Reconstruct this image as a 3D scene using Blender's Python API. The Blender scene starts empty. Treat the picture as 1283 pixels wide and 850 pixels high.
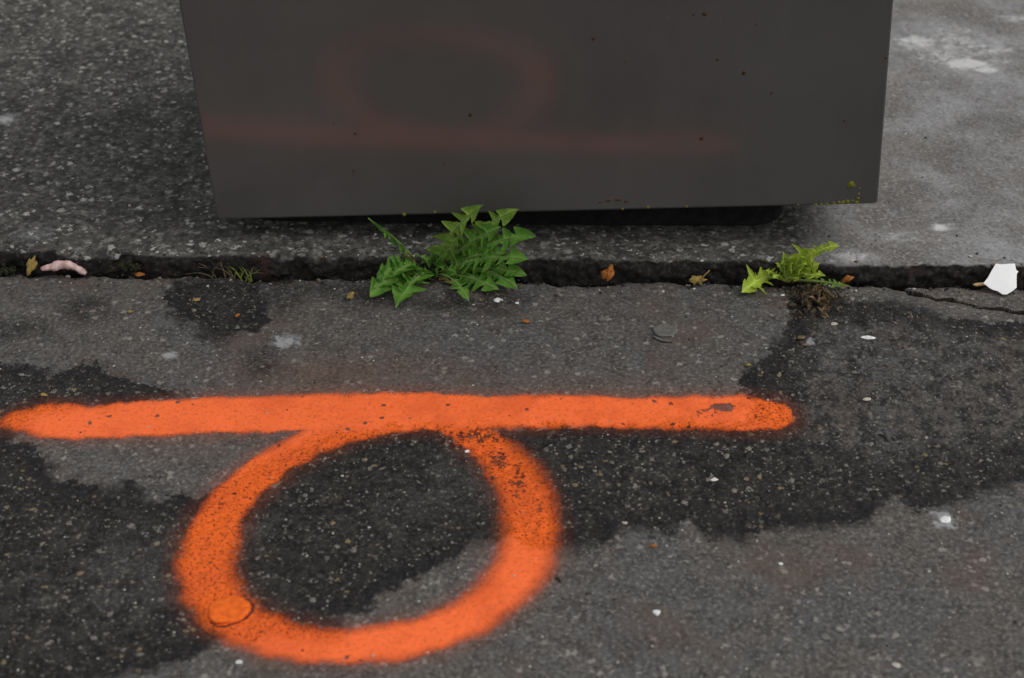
import bpy, math, random
import numpy as np
from mathutils import Vector, Matrix
random.seed(7)
rng = np.random.default_rng(11)
S = bpy.context.scene
COL = S.collection

# ------------------------------------------------------------------ camera
PITCH, YAW, FPX = math.radians(33.9), math.radians(-1.35), 2090.0
CAM = Vector((0, 0, 1.0))
FW = Vector((math.sin(YAW)*math.cos(PITCH), math.cos(YAW)*math.cos(PITCH), -math.sin(PITCH)))
RT = FW.cross(Vector((0, 0, 1))).normalized()
UP = RT.cross(FW)
cd = bpy.data.cameras.new('camera'); cam = bpy.data.objects.new('camera', cd); COL.objects.link(cam)
cam.matrix_world = Matrix(((RT.x, UP.x, -FW.x, 0), (RT.y, UP.y, -FW.y, 0), (RT.z, UP.z, -FW.z, CAM.z), (0, 0, 0, 1)))
cd.sensor_width = 36; cd.lens = 36*FPX/1283; cd.clip_start = 0.01; cd.clip_end = 500
cd.dof.use_dof = True; cd.dof.focus_distance = 1.80; cd.dof.aperture_fstop = 5.8
S.camera = cam
# ------------------------------------------------------------------ sky, sun, exposure
SUN_EL, SUN_AZ = math.radians(58), math.radians(100)      # azimuth measured from +Y towards +X
w = bpy.data.worlds.new('World'); S.world = w; w.use_nodes = True
nt = w.node_tree; nt.nodes.clear()
sky = nt.nodes.new('ShaderNodeTexSky'); sky.sky_type = 'NISHITA'; sky.sun_disc = False
sky.sun_elevation = SUN_EL; sky.sun_rotation = SUN_AZ; sky.dust_density = 2.5; sky.air_density = 1.0
hs = nt.nodes.new('ShaderNodeHueSaturation'); hs.inputs['Saturation'].default_value = 0.08
bg = nt.nodes.new('ShaderNodeBackground'); bg.inputs[1].default_value = 0.15
wo = nt.nodes.new('ShaderNodeOutputWorld')
nt.links.new(sky.outputs[0], hs.inputs['Color']); nt.links.new(hs.outputs[0], bg.inputs[0]); nt.links.new(bg.outputs[0], wo.inputs[0])
sd = bpy.data.lights.new('sun', 'SUN'); so = bpy.data.objects.new('sun', sd); COL.objects.link(so)
sd.energy = 0.65; sd.angle = math.radians(60); sd.color = (1.0, 0.95, 0.88)
sdir = Vector((math.sin(SUN_AZ)*math.cos(SUN_EL), math.cos(SUN_AZ)*math.cos(SUN_EL), math.sin(SUN_EL)))
so.rotation_euler = sdir.to_track_quat('Z', 'Y').to_euler(); so.location = sdir*10
vs = S.view_settings; vs.view_transform = 'Standard'; vs.look = 'None'; vs.gamma = 1; vs.use_curve_mapping = False
vs.exposure = 0.13

# ------------------------------------------------------------------ helpers: measured photo positions -> metres in the place
def ray(px, py): return FW + RT*((px-641.5)/FPX) - UP*((py-425)/FPX)
def onz(px, py, z=0.0):
    d = ray(px, py); return CAM + d*((z-CAM.z)/d.z)
def ony(px, py, y):
    d = ray(px, py); return CAM + d*(y/d.y)
def onplane(px, py, p0, n):
    d = ray(px, py); return CAM + d*((p0-CAM).dot(n)/d.dot(n))

_tab = rng.random((256, 256))
def vnoise(x, y, freq, seed=0):
    x = np.asarray(x)*freq + seed*17.31; y = np.asarray(y)*freq + seed*5.77
    xi = np.floor(x).astype(int); yi = np.floor(y).astype(int); fx = x-xi; fy = y-yi
    fx = fx*fx*(3-2*fx); fy = fy*fy*(3-2*fy)
    a = _tab[xi & 255, yi & 255]; b = _tab[(xi+1) & 255, yi & 255]; c = _tab[xi & 255, (yi+1) & 255]; d = _tab[(xi+1) & 255, (yi+1) & 255]
    return (a*(1-fx)+b*fx)*(1-fy)+(c*(1-fx)+d*fx)*fy - 0.5
def fbm(x, y, freq, octs=4, seed=0):
    r = 0; amp = 1.0
    for o in range(octs):
        r = r + amp*vnoise(x, y, freq*2**o, seed+o*3); amp *= 0.5
    return r
def sstep(a, b, x):
    t = np.clip((x-a)/(b-a), 0, 1); return t*t*(3-2*t)
def seg_dist(X, Y, ax, ay, bx, by):
    dx, dy = bx-ax, by-ay; L = dx*dx+dy*dy+1e-12
    t = np.clip(((X-ax)*dx+(Y-ay)*dy)/L, 0, 1)
    return np.hypot(X-ax-t*dx, Y-ay-t*dy), t
def poly_sdf(X, Y, pts):
    """signed distance, positive inside"""
    D = np.full(X.shape, 1e9); ins = np.zeros(X.shape, bool)
    n = len(pts)
    for i in range(n):
        ax, ay = pts[i]; bx, by = pts[(i+1) % n]
        d, _ = seg_dist(X, Y, ax, ay, bx, by); D = np.minimum(D, d)
        if ay != by:
            c = ((ay > Y) != (by > Y)) & (X < (bx-ax)*(Y-ay)/(by-ay)+ax); ins ^= c
    return np.where(ins, D, -D)
def pxpoly(pp, z=0.0): return [tuple(onz(a, b, z)[:2]) for a, b in pp]

def link(o, parent=None):
    COL.objects.link(o)
    if parent: o.parent = parent
    return o
def tag(o, label=None, cat=None, group=None, kind=None):
    if label: o['label'] = label
    if cat: o['category'] = cat
    if group: o['group'] = group
    if kind: o['kind'] = kind
    return o
def empty(name, loc):
    o = bpy.data.objects.new(name, None); o.empty_display_size = 0.02; o.location = loc; return link(o)
def mesh_obj(name, V, F, mat, parent=None, smooth=True, attrs=None):
    """V in world metres; a child keeps its world place whatever its parent's origin"""
    me = bpy.data.meshes.new(name)
    V = np.asarray(V, dtype=np.float32)
    off = np.zeros(3, np.float32)
    if parent is None:
        pass
    if isinstance(F, np.ndarray):
        k = F.shape[1]; me.vertices.add(len(V)); me.vertices.foreach_set('co', V.ravel())
        me.loops.add(F.size); me.loops.foreach_set('vertex_index', F.ravel().astype(np.int32))
        me.polygons.add(len(F)); me.polygons.foreach_set('loop_start', np.arange(0, F.size, k, dtype=np.int32))
        me.update(calc_edges=True)
    else:
        me.from_pydata([tuple(map(float, v)) for v in V], [], F); me.update()
    me.polygons.foreach_set('use_smooth', [smooth]*len(me.polygons))
    if attrs:
        for k, a in attrs.items():
            at = me.attributes.new(k, 'FLOAT', 'POINT'); at.data.foreach_set('value', np.asarray(a, dtype=np.float32))
    me.materials.append(mat)
    o = bpy.data.objects.new(name, me); COL.objects.link(o)
    if parent:
        o.parent = parent
        m = Matrix.Translation(parent_world(parent)); o.matrix_parent_inverse = m.inverted()
    return o
def parent_world(p):
    v = Vector(p.location)
    return v
def recentre(o):
    """origin of a one-mesh thing to its base"""
    me = o.data; n = len(me.vertices); c = np.empty(n*3, np.float32); me.vertices.foreach_get('co', c); c = c.reshape(-1, 3)
    b = np.array([c[:, 0].mean(), c[:, 1].mean(), c[:, 2].min()], np.float32)
    me.vertices.foreach_set('co', (c-b).ravel()); o.location = Vector(b.tolist()); me.update(); return o

# ------------------------------------------------------------------ node helper
class NB:
    def __init__(s, name, dim='3D'):
        s.dim = dim
        s.m = bpy.data.materials.new(name); s.m.use_nodes = True; s.t = s.m.node_tree; s.t.nodes.clear()
        s.out = s.t.nodes.new('ShaderNodeOutputMaterial'); s.p = s.t.nodes.new('ShaderNodeBsdfPrincipled')
        s.t.links.new(s.p.outputs[0], s.out.inputs[0])
        s.pos = s.t.nodes.new('ShaderNodeNewGeometry').outputs['Position']
    def lk(s, a, b):
        if isinstance(a, (int, float)): b.default_value = a
        elif isinstance(a, tuple):
            b.default_value = (*a, 1) if len(b.default_value) == 4 and len(a) == 3 else a
        else: s.t.links.new(a, b)
    def n(s, typ, **kw):
        x = s.t.nodes.new(typ)
        for k, v in kw.items(): setattr(x, k, v)
        return x
    def math(s, op, a, b=0.0, c=None, clamp=False):
        x = s.n('ShaderNodeMath', operation=op, use_clamp=clamp); s.lk(a, x.inputs[0]); s.lk(b, x.inputs[1])
        if c is not None: s.lk(c, x.inputs[2])
        return x.outputs[0]
    def noise(s, scale, detail=3, rough=0.55, vec=None, dist=0.0, col=False):
        x = s.n('ShaderNodeTexNoise', noise_dimensions=s.dim); s.lk(s.pos if vec is None else vec, x.inputs['Vector'])
        x.inputs['Scale'].default_value = scale; x.inputs['Detail'].default_value = detail; x.inputs['Roughness'].default_value = rough; x.inputs['Distortion'].default_value = dist
        return x.outputs['Color' if col else 0]
    def voro(s, scale, vec=None, rnd=1.0, feature='F1'):
        x = s.n('ShaderNodeTexVoronoi', feature=feature, voronoi_dimensions=s.dim); s.lk(s.pos if vec is None else vec, x.inputs['Vector'])
        x.inputs['Scale'].default_value = scale; x.inputs['Randomness'].default_value = rnd
        return x
    def map(s, v, a, b, c=0.0, d=1.0, smooth=True):
        x = s.n('ShaderNodeMapRange', interpolation_type='SMOOTHSTEP' if smooth else 'LINEAR'); s.lk(v, x.inputs[0])
        for i, q in enumerate((a, b, c, d)): s.lk(q, x.inputs[i+1])
        return x.outputs[0]
    def mix(s, f, a, b, blend='MIX'):
        x = s.n('ShaderNodeMix', data_type='RGBA', blend_type=blend); s.lk(f, x.inputs[0]); s.lk(a, x.inputs[6]); s.lk(b, x.inputs[7]); return x.outputs[2]
    def fmix(s, f, a, b):
        x = s.n('ShaderNodeMix', data_type='FLOAT'); s.lk(f, x.inputs[0]); s.lk(a, x.inputs[2]); s.lk(b, x.inputs[3]); return x.outputs[0]
    def attr(s, name): return s.n('ShaderNodeAttribute', attribute_name=name).outputs['Fac']
    def bump(s, h, strength, dist=0.001, normal=None):
        x = s.n('ShaderNodeBump'); s.lk(h, x.inputs['Height']); s.lk(strength, x.inputs['Strength']); x.inputs['Distance'].default_value = dist
        if normal is not None: s.lk(normal, x.inputs['Normal'])
        return x.outputs[0]
    def sep(s, v): return s.n('ShaderNodeSeparateColor') if False else s._sep(v)
    def _sep(s, v):
        x = s.n('ShaderNodeSeparateColor'); s.lk(v, x.inputs[0]); return x.outputs
    def set(s, **kw):
        for k, v in kw.items():
            s.lk(v, s.p.inputs[{'color': 'Base Color', 'rough': 'Roughness', 'normal': 'Normal', 'ior': 'IOR', 'spec': 'Specular IOR Level', 'alpha': 'Alpha', 'sss': 'Subsurface Weight', 'metal': 'Metallic', 'coat': 'Coat Weight'}[k]])
        return s.m

def stone_layer(b, scale, thr):
    """scattered aggregate: returns mask of stone, random value per stone, height"""
    if not hasattr(b, 'wob'): b.wob = b.noise(260, 1, col=True)
    wob = b.wob
    vm = b.n('ShaderNodeVectorMath', operation='MULTIPLY_ADD'); b.lk(wob, vm.inputs[0]); vm.inputs[1].default_value = (0.9/scale,)*3; b.lk(b.pos, vm.inputs[2])
    v = b.voro(scale, vm.outputs[0]); r = b._sep(v.outputs['Color'])
    rad = b.map(r[1], 0, 1, 0.18, 0.52, False)
    inside = b.map(b.math('SUBTRACT', rad, v.outputs['Distance']), -0.03, 0.09)
    on = b.math('GREATER_THAN', r[0], thr)
    return b.math('MULTIPLY', inside, on), r[2], b.math('SUBTRACT', rad, v.outputs['Distance'])

# ------------------------------------------------------------------ ground materials
def asphalt_nodes(b):
    sdf = b.attr('patch')                                  # metres inside a worn dark patch
    edge = b.math('ADD', b.math('MULTIPLY', b.math('SUBTRACT', b.noise(42, 6, 0.68), 0.5), 0.048), b.math('MULTIPLY', b.math('SUBTRACT', b.noise(330, 2), 0.5), 0.012))
    sde = b.math('ADD', sdf, edge)
    ew = b.map(b.noise(13, 2), 0.40, 0.66, 0.0022, 0.016)
    dark = b.map(sde, b.math('MULTIPLY', ew, -1.0), ew)
    # light slurry film
    n1 = b.noise(7, 4, 0.6); n2 = b.noise(48, 4, 0.7); n3 = b.noise(230, 3, 0.75)
    film = b.mix(b.map(n1, 0.35, 0.68), (0.094, 0.086, 0.077), (0.083, 0.082, 0.082))
    film = b.mix(b.map(n2, 0.56, 0.36, 0, .62), film, (0.046, 0.043, 0.041))
    film = b.mix(b.map(n3, 0.52, 0.72, 0, .75), film, (0.215, 0.205, 0.192))
    film = b.mix(b.map(n3, 0.46, 0.28, 0, .85), film, (0.028, 0.026, 0.024))
    film = b.mix(b.map(b.noise(11, 3, 0.5), 0.54, 0.75, 0, .45), film, (0.095, 0.066, 0.050))
    m1, r1, h1 = stone_layer(b, 150, 0.72)
    film = b.mix(b.math('MULTIPLY', m1, b.map(r1, 0.2, 1.0, 0.35, 0.75)), film, b.mix(b.map(r1, .35, 1), (0.030, 0.026, 0.023), (0.27, 0.25, 0.225)))
    # worn coarse asphalt
    d0 = b.mix(b.map(n2, 0.35, 0.65), (0.007, 0.007, 0.008), (0.020, 0.018, 0.016))
    d0 = b.mix(b.map(n3, 0.50, 0.72, 0, .8), d0, (0.068, 0.061, 0.053))
    m2, r2, h2 = stone_layer(b, 165, 0.35)
    sc = b.mix(r2, (0.006, 0.006, 0.007), (0.058, 0.053, 0.047))
    sc = b.mix(b.map(r2, 0.86, 0.97), sc, (0.19, 0.175, 0.155))
    sc = b.mix(b.map(r2, 0.965, 0.975), sc, (0.20, 0.15, 0.08))
    d0 = b.mix(m2, d0, sc)
    m4, r4, h4 = stone_layer(b, 300, 0.72)
    d0 = b.mix(b.math('MULTIPLY', m4, b.map(r4, .3, 1, 0, .75)), d0, (0.22, 0.205, 0.18))
    # tar-rich rim of each patch
    rim = b.math('MULTIPLY', b.map(b.math('ADD', sde, b.math('MULTIPLY', b.math('SUBTRACT', n1, .5), .05)), 0.030, 0.004, 0, .72), dark)
    d0 = b.mix(rim, d0, b.mix(0.82, d0, (0.008, 0.008, 0.010)))
    thin = b.math('MULTIPLY', b.map(sdf, 0.012, 0.085), b.map(b.math('ADD', n1, b.math('MULTIPLY', b.math('SUBTRACT', n2, .5), .5)), 0.40, 0.70, 0, .30))
    d0 = b.mix(thin, d0, film)
    st = b.attr('stain')
    sm = b.math('MULTIPLY', b.map(b.math('ADD', st, b.math('MULTIPLY', b.math('SUBTRACT', b.noise(120, 5, 0.7), 0.5), 1.8)), 0.42, 0.95), b.map(st, 0.02, 0.3))
    return sdf, dark, film, d0, sm, (n2, n3, h1, h2, m2, m1)

def mat_asphalt():
    b = NB('worn_asphalt', '2D'); sdf, dark, film, d0, sm, (n2, n3, h1, h2, m2, m1) = asphalt_nodes(b)
    mid = b.attr('half')
    lite = b.math('MULTIPLY', b.map(mid, -0.1, -1.0), b.map(n2, 0.36, 0.62, .15, .62))
    d0 = b.mix(lite, d0, film)
    wm_ = b.math('MULTIPLY', b.attr('warm'), b.map(n3, .38, .68, .25, .75))
    film = b.mix(wm_, film, (0.150, 0.070, 0.042))
    col = b.mix(dark, film, d0)
    col = b.mix(b.math('MULTIPLY', b.math('MULTIPLY', mid, b.map(n2, 0.34, 0.56)), 0.85), col, d0)
    col = b.mix(b.math('MULTIPLY', sm, 0.75), col, (0.33, 0.34, 0.35))
    soil = b.attr('soil')
    soilm = b.map(b.math('ADD', soil, b.math('MULTIPLY', b.math('SUBTRACT', b.noise(160, 4, .7), 0.5), 1.3)), 0.35, 0.75)
    col = b.mix(soilm, col, b.mix(b.noise(400, 2), (0.008, 0.007, 0.006), (0.030, 0.023, 0.017)))
    h = b.math('ADD', b.math('MULTIPLY', m2, b.math('MULTIPLY', b.map(h2, 0, .4), dark)), b.math('MULTIPLY', n3, 0.7))
    h = b.math('ADD', h, b.math('MULTIPLY', b.noise(900, 2), 0.25))
    nrm = b.bump(h, b.fmix(dark, 0.45, 0.85), 0.0016)
    return b.set(color=col, rough=b.fmix(dark, 0.92, 0.78), normal=nrm, spec=b.fmix(dark, 0.2, 0.22))

def mat_paint():
    b = NB('orange_spray_paint', '2D'); sdf, dark, film, d0, sm, (n2, n3, h1, h2, m2, m1) = asphalt_nodes(b)
    cov = b.attr('cover'); bare_shade = b.attr('bare_shade')
    grain = b.noise(520, 3, 0.8)
    f1 = b.math('MULTIPLY', b.math('SUBTRACT', grain, 0.5), 0.011)
    f2 = b.math('MULTIPLY', b.math('SUBTRACT', b.noise(38, 3), 0.5), 0.012)
    cv = b.math('ADD', b.math('ADD', cov, f1), f2)
    soft = b.attr('soft')                                   # how far the spray feathers out here, metres
    a = b.map(cv, b.math('MULTIPLY', soft, -1.0), b.math('MULTIPLY', soft, 0.75))
    mist = b.math('MULTIPLY', b.map(b.math('ADD', grain, b.math('MULTIPLY', n2, .25)), 0.46, 0.80), b.map(cov, -0.024, 0.0, 0, 0.17))
    a = b.math('MAXIMUM', a, mist)
    # paint misses pits and dark stones of the coarse patches
    pit = b.math('MULTIPLY', b.map(b.noise(300, 3, .7), 0.32, 0.46, 0.85, 0.0), dark)
    few = b.voro(62); fr = b._sep(few.outputs['Color'])
    hole = b.math('MULTIPLY', b.map(b.math('ADD', few.outputs['Distance'], b.math('MULTIPLY', n3, .25)), 0.30, 0.24), b.math('GREATER_THAN', fr[0], 0.94))
    worn = b.map(b.math('ADD', bare_shade, b.math('MULTIPLY', b.math('SUBTRACT', b.noise(140, 5, .72), .5), 1.6)), 0.52, 0.62, 0, .85)
    a = b.math('MULTIPLY', a, b.math('SUBTRACT', 1.0, b.math('MAXIMUM', b.math('MAXIMUM', pit, b.math('MULTIPLY', hole, .85)), worn), clamp=True))
    c = b.mix(dark, (0.90, 0.150, 0.034), (0.78, 0.122, 0.010))
    c = b.mix(b.map(n2, 0.35, 0.7, 0, .35), c, b.mix(dark, (0.95, 0.175, 0.05), (0.86, 0.125, 0.008)))
    c = b.mix(b.map(n3, 0.5, 0.3, 0, .5), c, (0.42, 0.060, 0.010))
    c = b.mix(b.map(b.noise(16, 4, .6), 0.40, 0.68, 0, .42), c, (0.60, 0.085, 0.018))
    h = b.math('ADD', b.math('MULTIPLY', m2, b.math('MULTIPLY', b.map(h2, 0, .4), dark)), b.math('MULTIPLY', n3, 0.7))
    nrm = b.bump(h, b.fmix(dark, 0.35, 0.7), 0.0014)
    return b.set(color=c, rough=0.72, spec=0.3, normal=nrm, alpha=a)

def mat_slab():
    b = NB('weathered_pavement'); tone = b.attr('tone'); grime = b.attr('grime'); st = b.attr('stain')
    n2 = b.noise(30, 5, 0.65); n3 = b.noise(240, 3, 0.7)
    # left, and as painted shade before the cabinet: dark mastic with pale chippings
    d0 = b.mix(b.map(n2, 0.35, 0.68), (0.042, 0.041, 0.037), (0.088, 0.086, 0.078))
    nn = b.noise(120, 3, .7)
    d0 = b.mix(b.map(nn, 0.52, 0.70, 0, .8), d0, (0.22, 0.215, 0.20))
    d0 = b.mix(b.map(nn, 0.46, 0.32, 0, .8), d0, (0.016, 0.015, 0.014))
    m2, r2, h2 = stone_layer(b, 100, 0.62)
    d0 = b.mix(b.math('MULTIPLY', m2, .9), d0, b.mix(b.map(r2, 0.3, 1.0), (0.03, 0.029, 0.027), (0.44, 0.43, 0.40)))
    m3, r3, h3 = stone_layer(b, 170, 0.45)
    d0 = b.mix(b.math('MULTIPLY', m3, 0.8), d0, b.mix(b.map(r3, 0.4, 1.0), (0.02, 0.02, 0.02), (0.40, 0.39, 0.37)))
    # right: smooth pale grey
    l0 = b.mix(b.map(b.noise(9, 4), 0.35, 0.65), (0.165, 0.153, 0.140), (0.235, 0.234, 0.238))
    l0 = b.mix(b.map(b.noise(13, 5, .6), 0.36, 0.62, 0.55, 0), l0, (0.070, 0.065, 0.060))
    l0 = b.mix(b.map(nn, 0.55, 0.36, 0, .38), l0, (0.075, 0.070, 0.064))
    l0 = b.mix(b.map(n3, 0.48, 0.75, 0, .7), l0, (0.32, 0.315, 0.31))
    l0 = b.mix(b.map(n3, 0.45, 0.25, 0, .6), l0, (0.055, 0.05, 0.045))
    l0 = b.mix(b.math('MULTIPLY', m3, b.map(r3, 0.6, 1.0, 0, .55)), l0, (0.33, 0.32, 0.31))
    tt = b.map(b.math('ADD', tone, b.math('MULTIPLY', b.math('SUBTRACT', b.noise(14, 5, .6), .5), 0.5)), 0.3, 0.7)
    col = b.mix(tt, d0, l0)
    sm = b.math('MULTIPLY', b.map(b.math('ADD', st, b.math('MULTIPLY', b.math('SUBTRACT', b.noise(70, 5, 0.7), 0.5), 1.5)), 0.42, 0.95), b.map(st, 0.02, 0.3))
    col = b.mix(b.math('MULTIPLY', b.map(st, .08, .8, 0, .5), b.map(nn, .35, .6, .4, 1)), col, (0.34, 0.345, 0.355))
    col = b.mix(b.math('MULTIPLY', sm, 0.85), col, (0.52, 0.52, 0.515))
    gm = b.map(b.math('ADD', grime, b.math('MULTIPLY', b.math('SUBTRACT', b.noise(120, 5, .7), .5), 0.9)), 0.35, 0.65)
    gc = b.mix(b.map(b.noise(210, 4, .7), 0.45, 0.75), (0.006, 0.0055, 0.005), (0.040, 0.034, 0.029))
    gc = b.mix(b.map(b.noise(24, 3), 0.6, 0.75, 0, .5), gc, (0.035, 0.012, 0.010))
    col = b.mix(gm, col, gc)
    h = b.math('ADD', b.math('MULTIPLY', m2, b.map(h2, 0, .4)), n3)
    return b.set(color=col, rough=0.88, spec=0.25, normal=b.bump(h, 0.5, 0.0018))

# ------------------------------------------------------------------ the asphalt sheet
KY = 1.604                 # kerb line: where the asphalt ends
def axis(lo, hi, step, far, mid=None, mstep=None):
    a = list(np.arange(lo, hi+1e-6, step))
    def grow(start, end, sgn):
        r = []; x = start; s = step*2
        while (end-x)*sgn > 0:
            x = x+sgn*s; r.append(x); s = min(s*(1.12 if abs(x-start) > 0.6 else 1.01), 8)
            if abs(x-start) < 0.6: s = min(s, 0.008)
        return r
    return np.array(sorted(grow(lo, far[0], -1)+a+grow(hi, far[1], 1)))
gx = axis(-0.74, 0.72, 0.0022, (-70, 70)); gy = axis(0.90, 1.634, 0.0021, (-70, 90))
gy = np.array(sorted(set(np.round(gy[(gy < 1.515) | (gy > 1.612)], 6)) | set(np.round(np.arange(1.5155, 1.612, 0.0009), 6))))
X, Y = np.meshgrid(gx, gy)
DARK = [
 [(620,535),(935,530),(936,490),(925,476),(940,462),(957,452),(971,431),(985,412),(993,398),(988,378),(1030,372),(1060,378),(1120,380),(1200,400),(1283,405),(1420,420),(1420,590),(1283,606),(1226,626),(1186,632),(1150,640),(1121,628),(1096,645),(1066,660),(980,664),(930,678),(890,674),(860,660),(845,674),(785,668),(760,684),(705,690),(660,690),
  (639,673),(593,685),(561,703),(524,722),(497,735),(469,758),(432,772),(426,800),(340,800),(262,806),(230,828),(173,844),(60,862),(-140,890),(-140,540),(20,555),(54,562),(70,600),(103,611),(157,605),(198,624),(264,622),(300,590),(360,560),(440,540)],
 [(-140,440),(0,454),(11,461),(36,455),(65,468),(97,464),(122,454),(143,475),(183,479),(208,489),(236,498),(120,512),(40,520),(20,556),(-140,560)],
 [(205,362),(214,395),(225,408),(245,405),(255,425),(275,432),(300,418),(325,415),(335,400),(338,370),(325,349),(250,347)],
]
HALF = [[(335,352),(480,352),(500,385),(450,394),(420,380),(395,372),(360,395),(335,402)], [(75,372),(140,370),(150,400),(95,415),(70,400)], [(-100,400),(60,398),(75,425),(-100,440)],
        [(300,440),(345,425),(360,470),(300,480)], [(500,382),(600,360),(680,370),(640,400),(540,398)]]
sdf = np.full(X.shape, -1e9)
near = (np.abs(X) < 1.6) & (Y > 0.3) & (Y < 2.0)
for pl in DARK: sdf[near] = np.maximum(sdf[near], poly_sdf(X[near], Y[near], pxpoly(pl)))
fade = sstep(0.62, 0.95, np.abs(X)) + sstep(0.93, 0.72, Y)
sdf = np.clip(sdf, -0.3, 0.3)*np.clip(1-fade, 0, 1) + np.clip(fade, 0, 1)*(fbm(X, Y, 2.3, 3, 5)*0.5+0.02)
half = np.zeros(X.shape)
for pl in HALF:
    half[near] = np.maximum(half[near], sstep(-0.012, 0.02, poly_sdf(X[near], Y[near], pxpoly(pl))))
for pl in [[(1010,395),(1130,400),(1283,420),(1420,430),(1420,560),(1283,560),(1100,575),(1000,560),(990,470)]]:
    half[near] = np.where(half[near] > 0.05, half[near], -sstep(-0.02, 0.04, poly_sdf(X[near], Y[near], pxpoly(pl))))
warm = np.zeros(X.shape)
for px, py, rx, ry, k in ((430,470,170,26,.75),(700,480,200,14,.35),(250,555,90,20,.4),(820,600,60,40,.2)):
    p = onz(px, py); r1 = rx/FPX*1.65; r2 = ry/FPX*1.65/0.6
    warm[near] = np.maximum(warm[near], k*np.exp(-((X[near]-p.x)/r1)**2-((Y[near]-p.y)/r2)**2))
stain = np.zeros(X.shape)
for px, py, rx, ry in ((212,447,16,7),(358,428,24,14),(1183,653,18,11),(1015,430,10,8)):
    p = onz(px, py); r1 = rx/FPX*1.65; r2 = ry/FPX*1.65/0.6
    stain[near] = np.maximum(stain[near], np.exp(-((X[near]-p.x)/r1)**2-((Y[near]-p.y)/r2)**2))
edge = sdf + fbm(X, Y, 55, 3, 2)*0.02
isdark = sstep(-0.004, 0.004, edge)
Z = fbm(X, Y, 9, 3, 1)*0.0035 + (1-isdark)*0.0009
Z = Z + (vnoise(X, Y, 130, 4)*0.0016 + vnoise(X, Y, 260, 8)*0.0013)*(0.35+0.85*isdark)
lim = (np.abs(X) < 3)
Z = np.where(lim, Z, fbm(X, Y, 1.0, 2, 1)*0.004)
# crack running off to the right
crk = [(1108,357),(1122,362),(1140,369),(1165,374),(1195,377),(1215,382),(1232,385),(1255,389),(1283,392),(1330,396),(1420,410)]
cp = pxpoly(crk)
cdist = np.full(X.shape, 9.0)
jx = X + fbm(X, Y, 70, 3, 9)*0.006; jy = Y + fbm(X, Y, 60, 3, 12)*0.008
for (a, b2), (c, d) in zip(cp[:-1], cp[1:]):
    dd, _ = seg_dist(jx[near], jy[near], a, b2, c, d); cdist[near] = np.minimum(cdist[near], dd)
Z = Z - 0.022*sstep(0.0030, 0.0016, cdist)
# broken rim falling into the joint at the kerb
rim = KY + fbm(X, 0*X, 14, 4, 21)*0.010 + fbm(X, Y, 60, 3, 23)*0.006
drop = sstep(-0.001, 0.007, Y-rim)
Z = Z - 0.002*sstep(-0.010, 0.0, Y-rim) - drop*0.034
Z = np.where(Y > 1.634, -0.06, Z)
soil = np.maximum(sstep(-0.003, 0.005, Y-rim), sstep(0.0044, 0.0030, cdist))
for px, py, r in ((538,352,.030),(1005,362,.035),(1035,378,.028),(300,346,.02),(350,350,.03)):
    p = onz(px, py); soil = np.maximum(soil, .85*np.exp(-(((X-p.x)/r)**2+((Y-p.y)/(r*.6))**2)))
ny, nx = X.shape
def grid_faces(nr, nc):
    i = np.arange(nr*nc).reshape(nr, nc)
    return np.stack([i[:-1, :-1], i[:-1, 1:], i[1:, 1:], i[1:, :-1]], -1).reshape(-1, 4)
GF = grid_faces(ny, nx)
GV = np.stack([X, Y, Z], -1).reshape(-1, 3)
M_ASPH = mat_asphalt()
ground = mesh_obj('asphalt_ground', GV, GF, M_ASPH, attrs={'patch': sdf.ravel(), 'half': half.ravel(), 'stain': stain.ravel(), 'soil': soil.ravel(), 'warm': warm.ravel()})
tag(ground, kind='structure', label='worn patchy grey asphalt below the kerb')
def zground(x, y):
    i = int(np.clip(np.searchsorted(gx, x), 0, nx-1)); j = int(np.clip(np.searchsorted(gy, y), 0, ny-1)); return float(Z[j, i])

# ------------------------------------------------------------------ raised pavement with its broken front face
def ztop(x, y): return 0.0217 + fbm(x, y, 6, 3, 31)*0.003 + vnoise(x, y, 120, 33)*0.0012
sx = axis(-0.80, 0.78, 0.0026, (-70, 70))
prof_face = [(-0.05, 0.0), (-0.02, 0.0), (-0.012, 0.0), (-0.006, 0.0005), (0.0, 0.001), (0.004, 0.001), (0.008, 0.001), (0.012, 0.0015), (0.015, 0.002), (0.018, 0.0028), (0.0205, 0.004), (0.0228, 0.0056), (0.0245, 0.0078), (0.0256, 0.0105), (0.0262, 0.014)]
py_ = list(np.arange(0.0166, 0.16, 0.0026)); 
y0 = py_[-1]
while y0 < 1.0: y0 += 0.0042; py_.append(y0)
stp = 0.006
while y0 < 80: y0 += stp; stp = min(stp*1.12, 8); py_.append(y0)
PX, PF = np.meshgrid(sx, np.arange(len(prof_face)+len(py_)))
rows = prof_face + [(0.0262, v) for v in py_]
RZ = np.array([r[0] for r in rows])[:, None]+0*PX; RY = np.array([r[1] for r in rows])[:, None]+0*PX
nf = len(prof_face)
facew = np.clip(1-(RY/0.03), 0, 1)
left = sstep(-0.05, -0.25, PX)
yoff = 1.6105 + fbm(PX, 0*PX, 11, 4, 41)*0.0045*(1+left*1.2)
rough = fbm(PX, RZ*1.2+RY, 60, 3, 43)*0.007 + fbm(PX, RZ+RY, 170, 2, 47)*0.006
SY = yoff + RY - rough*facew*sstep(-0.045, -0.01, RZ)
topz = ztop(PX, SY) - 0.0262
chip = sstep(0.10, 0.42, fbm(PX, RY*0.7, 34, 4, 53))*0.010*np.clip(1-RY/0.022, 0, 1)*(0.25+left)
SZ = RZ + topz*sstep(-0.02, 0.026, RZ) - chip*sstep(-0.01, 0.02, RZ)
tone = sstep(0.20, 0.42, PX)  # dark side also runs along the cabinet front, painting in its shadow
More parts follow.
